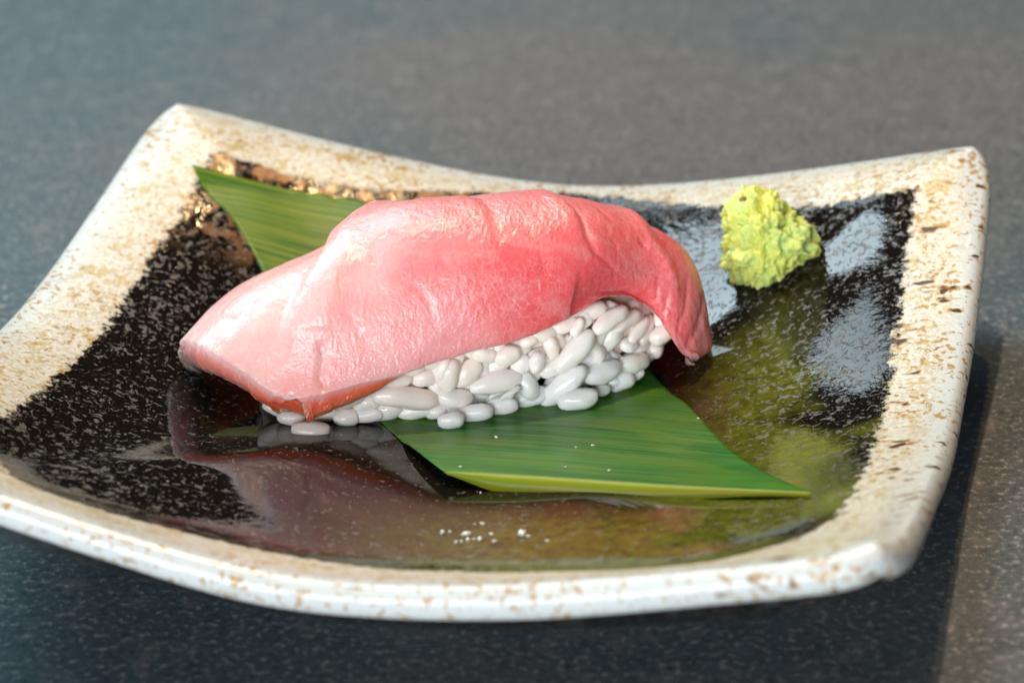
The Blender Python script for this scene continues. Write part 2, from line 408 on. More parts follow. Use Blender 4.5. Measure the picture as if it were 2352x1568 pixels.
# perimeter loop, counter-clockwise
idx = [(i, 0) for i in range(np_ - 1)] + [(np_ - 1, j) for j in range(np_ - 1)] + [(i, np_ - 1) for i in range(np_ - 1, 0, -1)] + [(0, j) for j in range(np_ - 1, 0, -1)]
ii = np.array([a * np_ + b for a, b in idx]); L0 = V[0][ii]; NL = len(ii)
tan_ = np.roll(L0, -3, 0) - np.roll(L0, 3, 0); tan_[:, 2] = 0
for _ in range(6): tan_ = (np.roll(tan_, 1, 0) + tan_ + np.roll(tan_, -1, 0)) / 3
tan_ /= np.linalg.norm(tan_, axis=1, keepdims=True); outn = np.stack([tan_[:, 1], -tan_[:, 0], 0 * tan_[:, 0]], -1)
wob = np.array([mnoise.noise(Vector(p * .6)) for p in L0])[:, None]
rings = []
for d, dz in [(.05, -.008), (.10, -.03), (.145, -.07), (.18, -.13), (.195, -.20), (.185, -.28), (.15, -.36), (.08, -.42)]:
    rings.append((L0 + outn * d * (1 + .12 * wob) + np.array([0, 0, dz]) * (1 + .10 * wob), -.35 if dz > -.38 else .02))
th = np.arctan2(L0[:, 1], L0[:, 0]); FR_ = 4.62
fc = np.stack([np.cos(th) * FR_, np.sin(th) * FR_, 0 * th + .30], -1)
under0 = rings[-1][0]
for t in (.12, .3, .5, .7, .85, 1.0):
    p = under0 * (1 - t) + fc * t
    p[:, 2] = under0[:, 2] + (fc[:, 2] - under0[:, 2]) * (1 - (1 - t) ** 2.0)
    rings.append((p, .2))
for r_, z_ in ((4.2, .28), (2.0, .26), (.05, .26)):
    rings.append((np.stack([np.cos(th) * r_, np.sin(th) * r_, 0 * th + z_], -1), .3))
base = len(V[0]); prev = ii
for p, mval in rings:
    V.append(p); cur = np.arange(base, base + NL); base += NL
    a = np.stack([prev, cur, np.roll(cur, -1), np.roll(prev, -1)], -1); Fs.append(a); prev = cur
    mk.append(np.full(NL, mval)); pu.append(PU.ravel()[ii]); pv.append(PV.ravel()[ii]); pm.append(np.full(NL, 1.05))
pb = mesh_np("plate_body", np.concatenate(V), np.concatenate(Fs), mat_plate(),
             attrs=dict(mask=np.concatenate(mk), pu=np.concatenate(pu), pv=np.concatenate(pv), pm=np.concatenate(pm)))
obj("plate_body", pb, plate)
# foot ring standing on the table
prof = [(4.66, .34), (4.69, .18), (4.67, .05), (4.60, .0), (4.42, .0), (4.34, .06), (4.30, .34)]
na = 160; A_ = np.linspace(0, 2 * np.pi, na, endpoint=False)
FV = np.concatenate([np.stack([np.cos(A_) * r, np.sin(A_) * r, 0 * A_ + z], -1) for r, z in prof])
obj("foot_ring", mesh_np("foot_ring", FV, gridfaces(len(prof), na, closed=True), mat_foot()), plate)

# ------------------------------------------------------------------ fish slice
def polyd(S, W, pts):
    """distance and signed side (+ towards larger s) to a polyline given in (s, w)"""
    pts = np.array(pts) * (7.6, 5.4); best = np.full(S.shape, 1e9); side = np.zeros(S.shape); tt = np.zeros(S.shape)
    n = len(pts) - 1
    for i in range(n):
        a, b = pts[i], pts[i + 1]; ab = b - a; L = ab @ ab
        t = ((S - a[0]) * ab[0] + (W - a[1]) * ab[1]) / L; tc = np.clip(t, 0, 1)
        dx, dy = S - a[0] - ab[0] * tc, W - a[1] - ab[1] * tc; d = np.hypot(dx, dy)
        cr = np.sign(ab[0] * dy - ab[1] * dx) * np.sign(-ab[1] if abs(ab[1]) > 1e-6 else 1)
        u_ = d < best; best = np.where(u_, d, best); side = np.where(u_, cr, side); tt = np.where(u_, (i + tc) / n, tt)
    return best, side, tt
ns, nw = 321, 240
G = fish_base(ns, nw); nwp = G.shape[1]
s_, w_ = np.meshgrid(np.linspace(0, 1, ns), np.linspace(0, 1, nwp), indexing='ij'); S, W = s_ * 7.6, w_ * 5.4
# ragged borders
edge_n = np.array([mnoise.fractal(Vector((x * 9, 1.7, 0)), .8, 2.1, 4) for x in np.linspace(0, 1, ns)])
rag = edge_n[:, None] * np.exp(-(w_ * 14) ** 1.2) * (.05 + .05 * smooth01((s_ - .8) / .15))
G[..., 2] += rag
end_n = np.array([mnoise.fractal(Vector((x * 9, 5.2, 0)), .8, 2.1, 4) for x in np.linspace(0, 1, nwp)])
G[..., 0] += end_n[None, :] * np.exp(-((1 - s_) * 16)) * .03 + end_n[None, ::-1] * np.exp(-(s_ * 16)) * .05
cr_ = np.clip(1 - s_ / .07, 0, 1) ** 2 * np.clip(1 - w_ / .13, 0, 1) ** 2
G[..., 0] += .20 * cr_; G[..., 1] += .06 * cr_
nn = normals(G)
if (nn[..., 2] * (w_ > .3) * (w_ < .7)).sum() < 0: nn = -nn
D = np.zeros(s_.shape)
def groove(pts, depth, width, step=0, reach=.5, fade=.25):
    global D
    d, sd, t = polyd(S, W, pts); f = smooth01(t / fade + .25) * smooth01((1 - t) / fade + .15) if fade else 1
    D = D - depth * f * np.exp(-(d / width) ** 2)
    if step: D = D - step * f * np.clip(sd, 0, 1) * smooth01(d / .05) * np.exp(-d / reach)
def steplow(pts, h, reach, up=.0, w=.045):   # the side towards smaller s lies lower
    global D
    d, sd, t = polyd(S, W, pts); f = smooth01((1 - t) / .3 + .1)
    x = smooth01((d * sd) / (2 * w) + .5)
    D = D - h * f * (1 - x) * np.exp(-np.clip(d, 0, None) / reach) + up * f * x * np.exp(-(d / .25))
def roll(pts, h, rad, low, reach, hi=1, f0=.0, f1=.45):
    # one side swells up from a crease with a rounded shoulder (hi = +1: the side of larger s), the other dips to it
    global D
    d, sd, t = polyd(S, W, pts); x = d * sd * hi; f = smooth01((1 - t) / max(f1, 1e-3) + .02) * (smooth01(t / f0 + .05) if f0 else 1)
    k = np.clip(x / rad, 0, 1); D = D + f * np.where(x > 0, h * np.sqrt(np.clip(1 - (1 - k) ** 2, 0, 1)) * np.exp(-np.clip(x - rad, 0, None) / (rad * .8)), -low * np.exp(x / reach) * smooth01(-x / .1))
steplow([(.30, .70), (.25, .56), (.217, .455), (.183, .385), (.143, .325), (.117, .285), (.093, .26), (.07, .24), (.043, .205), (.02, .17)], .0, .8, .0, .09)
roll([(.31, .74), (.25, .56), (.217, .455), (.185, .395), (.150, .335), (.122, .285), (.10, .25), (.085, .20), (.075, .14)], .17, .40, .10, .55, 1)
groove([(.30, .70), (.25, .56), (.217, .455), (.183, .385), (.143, .325), (.117, .285)], .02, .06)
groove([(.135, .185), (.125, .14), (.10, .08), (.10, .0)], .055, .05)
groove([(.277, .355), (.26, .29)], .03, .05)
groove([(.45, .62), (.46, .485), (.467, .365), (.46, .30), (.453, .225)], .040, .055, .03, .4, .6)
roll([(.56, .62), (.575, .47), (.587, .39), (.60, .33), (.607, .24), (.615, .20)], .055, .22, .06, .5, -1, .3, .6)
groove([(.565, .55), (.575, .47), (.587, .39), (.60, .33), (.607, .24), (.623, .185), (.70, .10)], .075, .045)
groove([(.357, .26), (.36, .20)], .025, .05); groove([(.363, .28), (.383, .22)], .02, .04)
groove([(.74, .275), (.763, .25)], .05, .045); groove([(.66, .30), (.665, .26)], .03, .04); groove([(.665, .24), (.685, .215)], .025, .04)
roll([(.74, .6), (.767, .405), (.79, .325), (.833, .27), (.863, .215), (.87, .1)], .07, .22, .06, .5, -1)
groove([(.20, .26), (.19, .20), (.20, .12)], .015, .05); groove([(.30, .22), (.31, .15), (.30, .09)], .018, .05)
groove([(.42, .40), (.43, .33), (.42, .27)], .010, .05); groove([(.50, .30), (.515, .22), (.51, .13)], .022, .05)
groove([(.06, .55), (.05, .45), (.06, .36)], .03, .08); groove([(.64, .42), (.66, .36), (.68, .31)], .02, .04)
groove([(.88, .3), (.90, .2), (.90, .05)], .03, .05); groove([(.93, .4), (.95, .25), (.95, .05)], .035, .05)
groove([(.80, .18), (.805, .06)], .02, .04); groove([(.84, .16), (.835, .05)], .02, .04)
# near left slab overhangs, right of it the lower border is tucked under
d, sd, t = polyd(S, W, [(.575, .12), (.573, .09), (.565, .05), (.560, -.05)])
tuck = smooth01(d * sd / .06 + .5) * np.exp(-(w_ / .085) ** 2) * (s_ > .5) * smooth01((.86 - s_) / .1)
D -= .16 * tuck
for _ in range(5): D[1:-1, 1:-1] = .5 * D[1:-1, 1:-1] + .125 * (D[2:, 1:-1] + D[:-2, 1:-1] + D[1:-1, 2:] + D[1:-1, :-2])
lf = np.array([mnoise.fractal(Vector((a * 7.6 * .55, b * 5.4 * .9, .3)), .9, 2.0, 4) for a, b in zip(s_.ravel(), w_.ravel())]).reshape(s_.shape)
rp = np.array([mnoise.noise(Vector((a * 7.6 * 5.0 + b * 8, b * 5.4 * 1.5, 3.3))) for a, b in zip(s_.ravel(), w_.ravel())]).reshape(s_.shape)
wr_amt = .35 + .65 * smooth01((.38 - s_) / .2)
D *= smooth01(w_ / .02 + .2) * smooth01((1 - s_) / .03 + .1)
D += .035 * lf + .007 * rp * wr_amt
OUT = G + nn * D[..., None]
# rounded rim: pull the outermost rows inward
THK = .27 - .17 * smooth01((s_ - .80) / .2) + .05 * np.exp(-((s_ - .0) / .06) ** 2) * smooth01((w_ - .08) / .15) - .06 * np.exp(-(s_ / .08) ** 2) * np.exp(-(w_ / .1) ** 2)
dist = np.minimum(np.minimum(w_ * 5.4, (1 - w_) * 5.4), np.minimum(s_ * 7.6, (1 - s_) * 7.6))
r_ = .075; dd = np.clip(dist, 0, r_); OUT -= nn * (r_ - np.sqrt(np.clip(r_ * r_ - (r_ - dd) ** 2, 0, None)))[..., None] * .8
INN = G + nn * (np.minimum(D, .0) * .5 - THK)[..., None]
INN[..., 2] -= (.22 * np.exp(-(s_ / .06) ** 2) * smooth01((w_ + .06) / .12)); INN[..., 0] += .02 * np.exp(-(s_ / .05) ** 2)
lowr = smooth01((.30 - s_) / .14) * smooth01((s_ + .05) / .07) * np.exp(-(w_ / .035) ** 2); INN[..., 2] -= .12 * lowr; INN[..., 1] -= .20 * lowr; cc_ = np.exp(-(s_ / .05) ** 2 - (w_ / .08) ** 2); INN[..., 2] += .05 * cc_
# side wall between outer and inner border
wall_mid = (OUT * .5 + INN * .5)
Vf = np.concatenate([n2w(OUT).reshape(-1, 3), n2w(INN).reshape(-1, 3)])
N1 = ns * nwp
bl = [(i, 0) for i in range(ns - 1)] + [(ns - 1, j) for j in range(nwp - 1)] + [(i, nwp - 1) for i in range(ns - 1, 0, -1)] + [(0, j) for j in range(nwp - 1, 0, -1)]
bi = np.array([a * nwp + b for a, b in bl])
gf = gridfaces(ns, nwp)
w1, w2, w3 = [n2w((OUT * (1 - t) + INN * t + nn * bulge)).reshape(-1, 3)[bi] for t, bulge in ((.25, .03 * np.exp(-(s_ / .05) ** 2)[..., None]), (.5, 0), (.75, 0))]
lob = np.array([1., 0, 0]) * 0 - NX * .09; e0 = (np.exp(-(s_ / .04) ** 2) * smooth01((w_ + .02) / .1)).reshape(-1)[bi][:, None]
w1 = w1 + lob * e0 * .7; w2 = w2 + lob * e0; w3 = w3 + lob * e0 * .8
cen = n2w(G).reshape(-1, 3).mean(0)
Vf = np.concatenate([Vf, w1, w2, w3]); b1 = 2 * N1
ring = [bi, np.arange(b1, b1 + len(bi)), np.arange(b1 + len(bi), b1 + 2 * len(bi)), np.arange(b1 + 2 * len(bi), b1 + 3 * len(bi)), bi + N1]
Ff = [gf, gridfaces(ns, nwp, True, N1)]
for a, b in zip(ring[:-1], ring[1:]): Ff.append(np.stack([b, a, np.roll(a, -1), np.roll(b, -1)][::-1], -1))
def field(pts, power=2.2):
    num = np.zeros(s_.shape); den = np.zeros(s_.shape)
    for a, b, val in pts:
        q = ((S - a * 7.6) ** 2 + (W - b * 5.4) ** 2 + .12) ** (-power); num += q * val; den += q
    return num / den
pink = field([(0, .2, .08), (0, .5, .15), (.08, .35, .05), (.08, .05, .30), (.15, .15, .22), (.17, .4, .22), (.2, .05, .30), (.25, .3, .25), (.3, .08, .38), (.3, .45, .35), (.33, .2, .62),
              (.4, .3, .55), (.42, .12, .80), (.38, .03, .45), (.45, .2, .85), (.45, .45, .55), (.5, .35, .62), (.52, .1, .9), (.55, .22, .8), (.6, .45, .72), (.66, .3, .78), (.66, .15, .85), (.66, .03, 1.1), (.5, .02, 1.0), (.45, .03, .75), (.55, .03, 1.1), (.6, .06, 1.1), (.52, .16, 1.0), (.78, .3, .75),
              (.8, .15, .80), (.8, .03, 1.0), (.92, .3, .7), (.92, .1, .92), (1, .3, .72), (1, .05, .55), (.7, .7, .7), (.3, .8, .5), (0, .8, .3)])
pink = np.clip(pink - .9 * 0 + .25 * np.clip(-D, 0, .12) / .12 * 0, 0, 1)
vein = field([(.1, .3, .2), (.3, .1, 1), (.4, .1, 1.1), (.35, .3, .6), (.5, .1, 1.0), (.6, .2, .6), (.45, .45, .3), (.8, .2, .9), (.95, .2, .6), (.7, .4, .5)])
wr = field([(.05, .3, 1.0), (.15, .15, .8), (.12, .03, .2), (.25, .05, .1), (.22, .35, 1.0), (.35, .3, .7), (.5, .3, .75), (.4, .1, .2), (.7, .2, .6), (.9, .2, .4)])
tip = np.maximum(smooth01((s_ - .78) / .1), smooth01((w_ - .12) / .1) * smooth01((.1 - s_) / .05)); cut = np.zeros(s_.shape); nb = len(bi)
cutv = np.concatenate([cut.ravel(), np.ones(N1), np.full(nb, .85), np.ones(2 * nb)])
def ext(a): a = a.ravel(); return np.concatenate([a, a, a[bi], a[bi], a[bi]])
nigiri = empty("nigiri_sushi", NO + np.array([2.2, 1.9, 0]))
tag(nigiri, "pink fatty tuna nigiri, raw fish over pressed rice, lying on the green leaf", "sushi")
fm = mesh_np("fish_slice", Vf, np.concatenate(Ff), mat_fish(), attrs=dict(pink=ext(pink), vein=ext(vein), wrinkle=ext(wr), cut=cutv, tip=ext(tip)))
import bmesh
bm = bmesh.new(); bm.from_mesh(fm); bmesh.ops.recalc_face_normals(bm, faces=bm.faces); bm.to_mesh(fm); bm.free()
obj("fish_slice", fm, nigiri)

# ------------------------------------------------------------------ rice
RICE = mat_rice(); GLOW_TINTS = [RICE, mat_rice(t=.9), mat_rice(t=1.5)]   # pink glow next to the slice, painted into the grain colour
def grain_mesh(seed, nu=18, nv=14):
    rng = random.Random(seed); off = Vector((seed * 3.1, seed * 1.7, 0)); V = []; bend = rng.uniform(-.10, .10)
    for i in range(nu + 1):
        a = math.pi * i / nu; x = -math.cos(a)
        r = math.sin(a) ** .68 * (1 + .10 * rng.uniform(-1, 1) * 0)
        for j in range(nv):
            b = 2 * math.pi * j / nv
            p = Vector((x, r * math.cos(b), r * math.sin(b)))
            dn = 1 + .20 * mnoise.noise(p * 1.3 + off) + .05 * mnoise.noise(p * 3.4 + off)
            V.append((p.x * .5 * (1 + .06 * mnoise.noise(off + p)), p.y * .5 * dn + bend * (1 - x * x) * .5, p.z * .5 * dn * .92))
    F = []
    for i in range(nu):
        for j in range(nv):
            a, b, c_, d_ = i * nv + j, i * nv + (j + 1) % nv, (i + 1) * nv + (j + 1) % nv, (i + 1) * nv + j
            F.append((a, d_, c_, b))
    me = mesh_np("rice_grain", V, F, RICE)
    return me
GM = [grain_mesh(s) for s in range(14)]
placed = []
def put_grain(pn, tn, L, Wd, k):
    """pn, tn in the nigiri frame"""
    o = link(bpy.data.objects.new("rice_grain", GM[k % len(GM)]))
    t = Vector((tn[0] * NX + tn[1] * NY + tn[2] * NZ).tolist()).normalized()
    q = t.to_track_quat('X', 'Z') @ Matrix.Rotation(rng_.uniform(0, 6.28), 3, 'X').to_quaternion()
    o.rotation_mode = 'QUATERNION'; o.parent = nigiri
    o.location = Vector((n2w(np.array(pn)) * CM).tolist()) - nigiri.location
    o.rotation_quaternion = q; o.scale = (L, Wd, Wd * rng_.uniform(.92, 1.05))
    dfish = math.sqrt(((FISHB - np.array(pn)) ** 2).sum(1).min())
    o.material_slots[0].link = 'OBJECT'; o.material_slots[0].material = GLOW_TINTS[2 if dfish < .50 else 1 if dfish < .85 else 0]
    placed.append((np.array(pn), L, Wd))
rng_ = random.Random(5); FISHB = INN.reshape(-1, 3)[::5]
GRAINS = [(3.809, 0.054, 0.76, 0.756, 0.103, 0.646, 0.698, 0.313), (3.639, 0.021, 0.242, 0.737, -0.164, 0.655, 0.774, 0.339), (4.239, 0.12, 0.361, 0.968, 0.25, 0.028, 0.57, 0.316),
  (4.386, 0.196, 1.111, 0.876, 0.327, 0.355, 0.567, 0.266), (4.753, 0.345, 0.324, 0.952, 0.306, -0.001, 0.489, 0.318), (3.262, 0.035, 0.665, 0.189, 0.009, 0.982, 0.288, 0.252),
  (3.487, 0.094, 0.852, 0.223, 0.008, -0.975, 0.336, 0.24), (2.662, 0.042, 0.436, 0.995, 0.001, 0.096, 0.695, 0.324), (3.134, 0.062, 0.312, 0.439, -0.088, -0.894, 0.409, 0.325),
  (2.073, 0.043, 0.265, 0.949, 0.098, -0.299, 0.479, 0.311), (2.324, -0.176, 0.106, 0.977, -0.192, 0.093, 0.433, 0.265), (2.724, -0.059, 0.106, 0.974, -0.201, 0.103, 0.411, 0.266),
  (3.15, 0.115, 0.118, 0.975, -0.193, 0.111, 0.556, 0.29), (3.787, -0.184, 0.126, 0.972, -0.173, 0.159, 0.534, 0.316), (4.559, 0.212, 0.127, 0.963, -0.081, 0.258, 0.366, 0.293),
  (4.784, 0.313, 0.145, 0.929, -0.064, 0.366, 0.27, 0.159), (1.932, 0.096, 0.673, 0.186, -0.002, 0.983, 0.452, 0.31), (2.259, 0.103, 0.606, 0.801, -0.001, 0.599, 0.454, 0.334),
  (2.843, 0.065, 0.828, 0.97, 0.015, 0.241, 0.358, 0.275), (3.88, 0.088, 1.105, 0.569, 0.15, 0.808, 0.264, 0.168), (4.129, 0.202, 0.704, 0.642, -0.13, -0.756, 0.435, 0.29),
  (4.436, 0.358, 0.8, 0.591, 0.232, 0.773, 0.461, 0.364), (4.705, 0.351, 0.62, 0.959, 0.198, -0.204, 0.268, 0.219), (4.884, 0.559, 0.569, 0.442, 0.102, -0.891, 0.417, 0.282),
  (5.029, 0.59, 0.306, 0.745, 0.086, 0.662, 0.394, 0.246), (4.788, 0.549, 0.89, 0.918, 0.396, 0.032, 0.39, 0.293), (2.524, 0.1, 0.855, 0.954, -0.001, -0.299, 0.358, 0.262),
  (3.505, 0.139, 0.508, 0.915, 0.071, 0.397, 0.361, 0.265), (3.033, 0.117, 0.608, 0.358, 0.009, 0.933, 0.36, 0.264), (4.21, 0.059, 0.098, 0.971, -0.151, 0.186, 0.243, 0.194),
  (2.076, 0.04, 0.106, 0.976, -0.196, 0.092, 0.432, 0.264), (3.659, 0.073, 0.119, 0.974, -0.18, 0.14, 0.291, 0.194), (4.076, 0.199, 0.288, 0.988, 0.055, -0.148, 0.316, 0.243),
  (4.401, 0.203, 0.132, 0.962, -0.13, 0.238, 0.293, 0.22), (1.361, 0.036, 0.371, 0.967, -0.033, -0.254, 0.87, 0.345), (1.188, 0.094, 0.645, 0.992, -0.085, -0.09, 0.522, 0.225),
  (0.606, 0.177, 0.476, 0.836, -0.197, 0.512, 0.617, 0.356), (1.023, 0.228, 0.138, 0.967, -0.248, 0.058, 0.599, 0.311), (0.54, 0.181, 0.123, 0.973, -0.232, -0.008, 0.334, 0.263),
  (-0.016, -0.067, 0.105, 0.961, -0.271, -0.056, 0.488, 0.262), (0.238, 0.392, 0.149, 0.957, -0.27, -0.105, 0.359, 0.299), (-0.036, 0.419, 0.133, 0.938, -0.306, -0.16, 0.502, 0.263),
  (-0.365, 0.577, 0.167, 0.867, -0.366, -0.338, 0.407, 0.18), (-0.447, 0.768, 0.24, 0.744, -0.422, -0.517, 0.288, 0.168), (2.001, 0.083, 0.626, 0.27, -0.002, 0.963, 0.453, 0.334),
  (2.025, 0.089, 0.26, 0.987, 0.058, -0.149, 0.359, 0.359), (1.92, -0.318, 0.105, 0.976, -0.198, 0.092, 0.336, 0.264), (1.589, 0.112, 0.127, 0.976, -0.204, 0.079, 0.623, 0.264),
  (0.802, 0.17, 0.13, 0.972, -0.235, 0.027, 0.478, 0.215), (0.836, 0.192, 0.319, 0.969, -0.198, 0.15, 0.381, 0.262), (1.664, 0.14, 0.602, 0.997, -0.029, 0.073, 0.381, 0.286),
  (1.828, 0.124, 0.429, 0.499, -0.05, 0.865, 0.31, 0.262), (0.396, 0.281, 0.442, 0.878, -0.296, 0.377, 0.38, 0.261), (1.787, 0.022, 0.1, 0.975, -0.203, 0.088, 0.288, 0.216),
  (4.145, 0.277, 1.237, 0.919, 0.276, 0.282, 0.409, 0.241), (3.989, 0.23, 1.131, 0.726, 0.201, 0.658, 0.361, 0.24), (4.542, 0.433, 1.128, 0.884, 0.031, -0.466, 0.436, 0.266),
  (4.878, 0.706, 0.93, 0.055, 0.0, -0.998, 0.416, 0.269), (5.09, 0.847, 0.561, -0.116, -0.356, -0.927, 0.42, 0.272), (5.143, 0.781, 0.401, 0.316, 0.338, 0.886, 0.371, 0.247),
  (3.713, 0.188, 1.134, 0.974, 0.134, 0.18, 0.36, 0.24), (3.389, 0.144, 1.04, 0.997, 0.067, 0.028, 0.359, 0.239), (4.315, 0.317, 1.033, 0.989, 0.041, -0.143, 0.29, 0.217),
  (5.164, 0.837, 0.637, 0.123, 0.39, 0.912, 0.371, 0.247), (3.19, 0.121, 0.995, 0.912, 0.053, 0.406, 0.311, 0.215), (1.431, 0.14, 0.759, 0.995, -0.052, 0.083, 0.451, 0.261),
  (1.174, 0.159, 0.759, 0.992, -0.088, -0.089, 0.356, 0.237), (-0.218, 0.327, 0.136, 0.94, -0.311, -0.142, 0.358, 0.215), (0.467, 0.381, 0.186, 0.961, -0.271, -0.052, 0.359, 0.24)]

GRAINS += [(5.32, .62, .95, .3, .5, .8, .5, .3), (5.42, .95, .78, .2, 1, .1, .5, .3), (5.28, .50, .68, .8, .3, .5, .45, .3), (5.45, 1.2, .95, .1, .8, .5, .5, .3), (5.50, .82, 1.08, .6, .2, .6, .45, .28), (5.22, .72, .42, .3, .9, .2, .5, .3), (5.36, 1.1, .5, .2, .2, .9, .45, .3)]
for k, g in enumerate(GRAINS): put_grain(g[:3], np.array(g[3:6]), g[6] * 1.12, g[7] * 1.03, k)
# the rest of the pressed block, on its whole surface below the fish
LC_ = np.array([2.36, 1.32, .70]); LR_ = np.array([2.80, 1.32, 1.5])
INp = INN.reshape(-1, 3)[::7]; INn = nn.reshape(-1, 3)[::7]
INb = (np.minimum(w_, 1 - w_) < .03).ravel()[::7] | (np.minimum(s_, 1 - s_) < .02).ravel()[::7]
def under_fish(p, r):
    d2 = ((INp - p) ** 2).sum(1); i = d2.argmin(); dn = (p - INp[i]) @ INn[i]
    if dn < -r * .35: return True
    return bool(INb[i]) and d2[i] > (.18 + r * .8) ** 2
cnt = 0; tries = 0
while cnt < 223 and tries < 12000:
    tries += 1
    a = rng_.uniform(0, 6.28) if rng_.random() < .22 else rng_.uniform(3.0, 6.4); zz = rng_.uniform(.1, 1.9)
    ca, sa = math.cos(a), math.sin(a); e3 = 1 / 3.0
    zf = abs(zz - LC_[2]) / (LR_[2] if zz > LC_[2] else .85)
    rr = max(0, 1 - zf ** (3 if zz > LC_[2] else 5)) ** e3
    den = (abs(ca) ** 3 + abs(sa) ** 3) ** e3
    p = np.array([LC_[0] + LR_[0] * ca / den * rr, LC_[1] + LR_[1] * sa / den * rr, zz])
    nrm = np.array([ca / LR_[0], sa / LR_[1], .1]); nrm /= np.linalg.norm(nrm)
    p = p - nrm * rng_.uniform(.15, .21)
    if p[2] < .11: p[2] = .11
    p[0] += .55 * max(p[2] - .15, 0) * float(smooth01((p[0] - 3.4) / 1.4))
    Wd = rng_.uniform(.22, .28); L = rng_.uniform(.48, .64)
    if not under_fish(p, Wd * .5): continue
    if min((((p - q[0]) ** 2).sum() for q in placed), default=9) < (.175) ** 2: continue
    t = np.cross(nrm, [rng_.gauss(0, 1), rng_.gauss(0, 1), rng_.gauss(0, 1)]); t[2] *= .8
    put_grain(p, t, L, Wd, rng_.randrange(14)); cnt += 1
print("grains", len(placed), tries)
# packed inside of the block
nu, nv = 60, 40; V = []
for i in range(nu):
    a = 2 * math.pi * i / nu; ca, sa = math.cos(a), math.sin(a); den = (abs(ca) ** 3 + abs(sa) ** 3) ** (1 / 3)
    for j in range(nv):
        b = -math.pi / 2 + math.pi * j / (nv - 1); cb, sb = max(math.cos(b), 0) ** .7, math.copysign(abs(math.sin(b)) ** .7, math.sin(b))
        p = np.array([LC_[0] + (LR_[0] - .21) * ca / den * cb, LC_[1] + (LR_[1] - .21) * sa / den * cb, LC_[2] + (.62 if sb < 0 else .78) * sb])
        p[0] += .55 * max(p[2] - .15, 0) * float(smooth01((p[0] - 3.4) / 1.4))
        sh = .14 * smooth01((p[2] - .75) / .5); p[1] += float(sh) * (1 if p[1] < LC_[1] else -1); p[0] += float(sh) * (1 if p[0] < LC_[0] else -1)
        V.append(p + .06 * mnoise.noise(Vector(p * 4)))
F = [(i * nv + j, ((i + 1) % nu) * nv + j, ((i + 1) % nu) * nv + j + 1, i * nv + j + 1) for i in range(nu) for j in range(nv - 1)]
tag(obj("rice_core", mesh_np("rice_core", n2w(np.array(V)), F, mat_rice(True)), nigiri), kind="stuff")
# a small broken flake stuck on the rice
def lump_mesh(name, seed, r, mat, sub=3, amp=.35, fr=1.6):
    import bmesh
    bm = bmesh.new(); bmesh.ops.create_icosphere(bm, subdivisions=sub, radius=1)
    off = Vector((seed * 2.3, seed * .7, seed))
    for v in bm.verts:
        n = v.co.normalized(); v.co = n * (1 + amp * mnoise.fractal(n * fr + off, .8, 2.0, 3) * 1.4)
        v.co = Vector((v.co.x * r[0], v.co.y * r[1], v.co.z * r[2])) * CM
    me = bpy.data.meshes.new(name); bm.to_mesh(me); bm.free(); me.materials.append(mat)
    me.polygons.foreach_set('use_smooth', [True] * len(me.polygons)); return me
PALE = plain("dried_rice_paste", (.86, .88, .80), .4, .5)
fl = link(bpy.data.objects.new("rice_flake", lump_mesh("rice_flake", 3, (.16, .05, .055), PALE))); fl.parent = nigiri
fl.location = Vector((n2w(np.array([2.84, -.11, .31])) * CM).tolist()) - nigiri.location; fl.rotation_euler = (0, -.55, .2)

# ------------------------------------------------------------------ bamboo leaf
FE = np.array([(-.28,-2.2,.95),(1.04,-2.53,1.0),(2.45,-2.97,1.08),(3.54,-3.39,1.2),(4.39,-3.84,1.36)])
BE = np.array([(-4.30, 5.83, 2.42), (-2.89, 5.88, 1.98), (-1.54, 5.79, 1.62), (-.1, 5.3, 1.2), (1.2, 4.6, .85)])
LE_ = np.array([(-.28,-2.2,.95), (-.78,-1.0,.78), (-1.1, -.19, .68), (-2.13, 2.02, .64), (-3.36, 4.63, 1.0), (-3.88, 5.32, 1.72), (-4.30, 5.83, 2.42)])
RE_ = np.array([(4.39,-3.84,1.36), (3.65,-2.1,1.02), (3.19, -.33, .84), (2.69, 1.49, .645), (2.1, 3.0, .66), (1.2, 4.6, .85)])
def arcspline(Pt, n):
    d = np.r_[0, np.cumsum(np.linalg.norm(np.diff(Pt, axis=0), axis=1))]; d /= d[-1]
    s = np.linspace(0, 1, 400); c = spline(Pt, s)
    L = np.r_[0, np.cumsum(np.linalg.norm(np.diff(c, axis=0), axis=1))]; L /= L[-1]
    t = np.linspace(0, 1, n); return np.stack([np.interp(t, L, c[:, k]) for k in range(3)], -1)
na_, nb_ = 90, 120
fe, be, le, re = arcspline(FE, na_), arcspline(BE, na_), arcspline(LE_, nb_), arcspline(RE_, nb_)
a = np.linspace(0, 1, na_)[:, None, None]; b = np.linspace(0, 1, nb_)[None, :, None]
LG = (1 - b) * fe[:, None] + b * be[:, None] + (1 - a) * le[None] + a * re[None] - (
    (1 - a) * (1 - b) * fe[0] + a * (1 - b) * fe[-1] + (1 - a) * b * be[0] + a * b * be[-1])
pn = w2n(LG); q_ = np.clip((np.abs((pn[..., 0] - 2.36) / 3.1) ** 3 + np.abs((pn[..., 1] - 1.32) / 1.75) ** 3) ** (1 / 3), 0, 9)
k_ = smooth01((q_ - .93) / .45)
LG[..., 2] = (LG[..., 2] * k_ + .625 * (1 - k_))
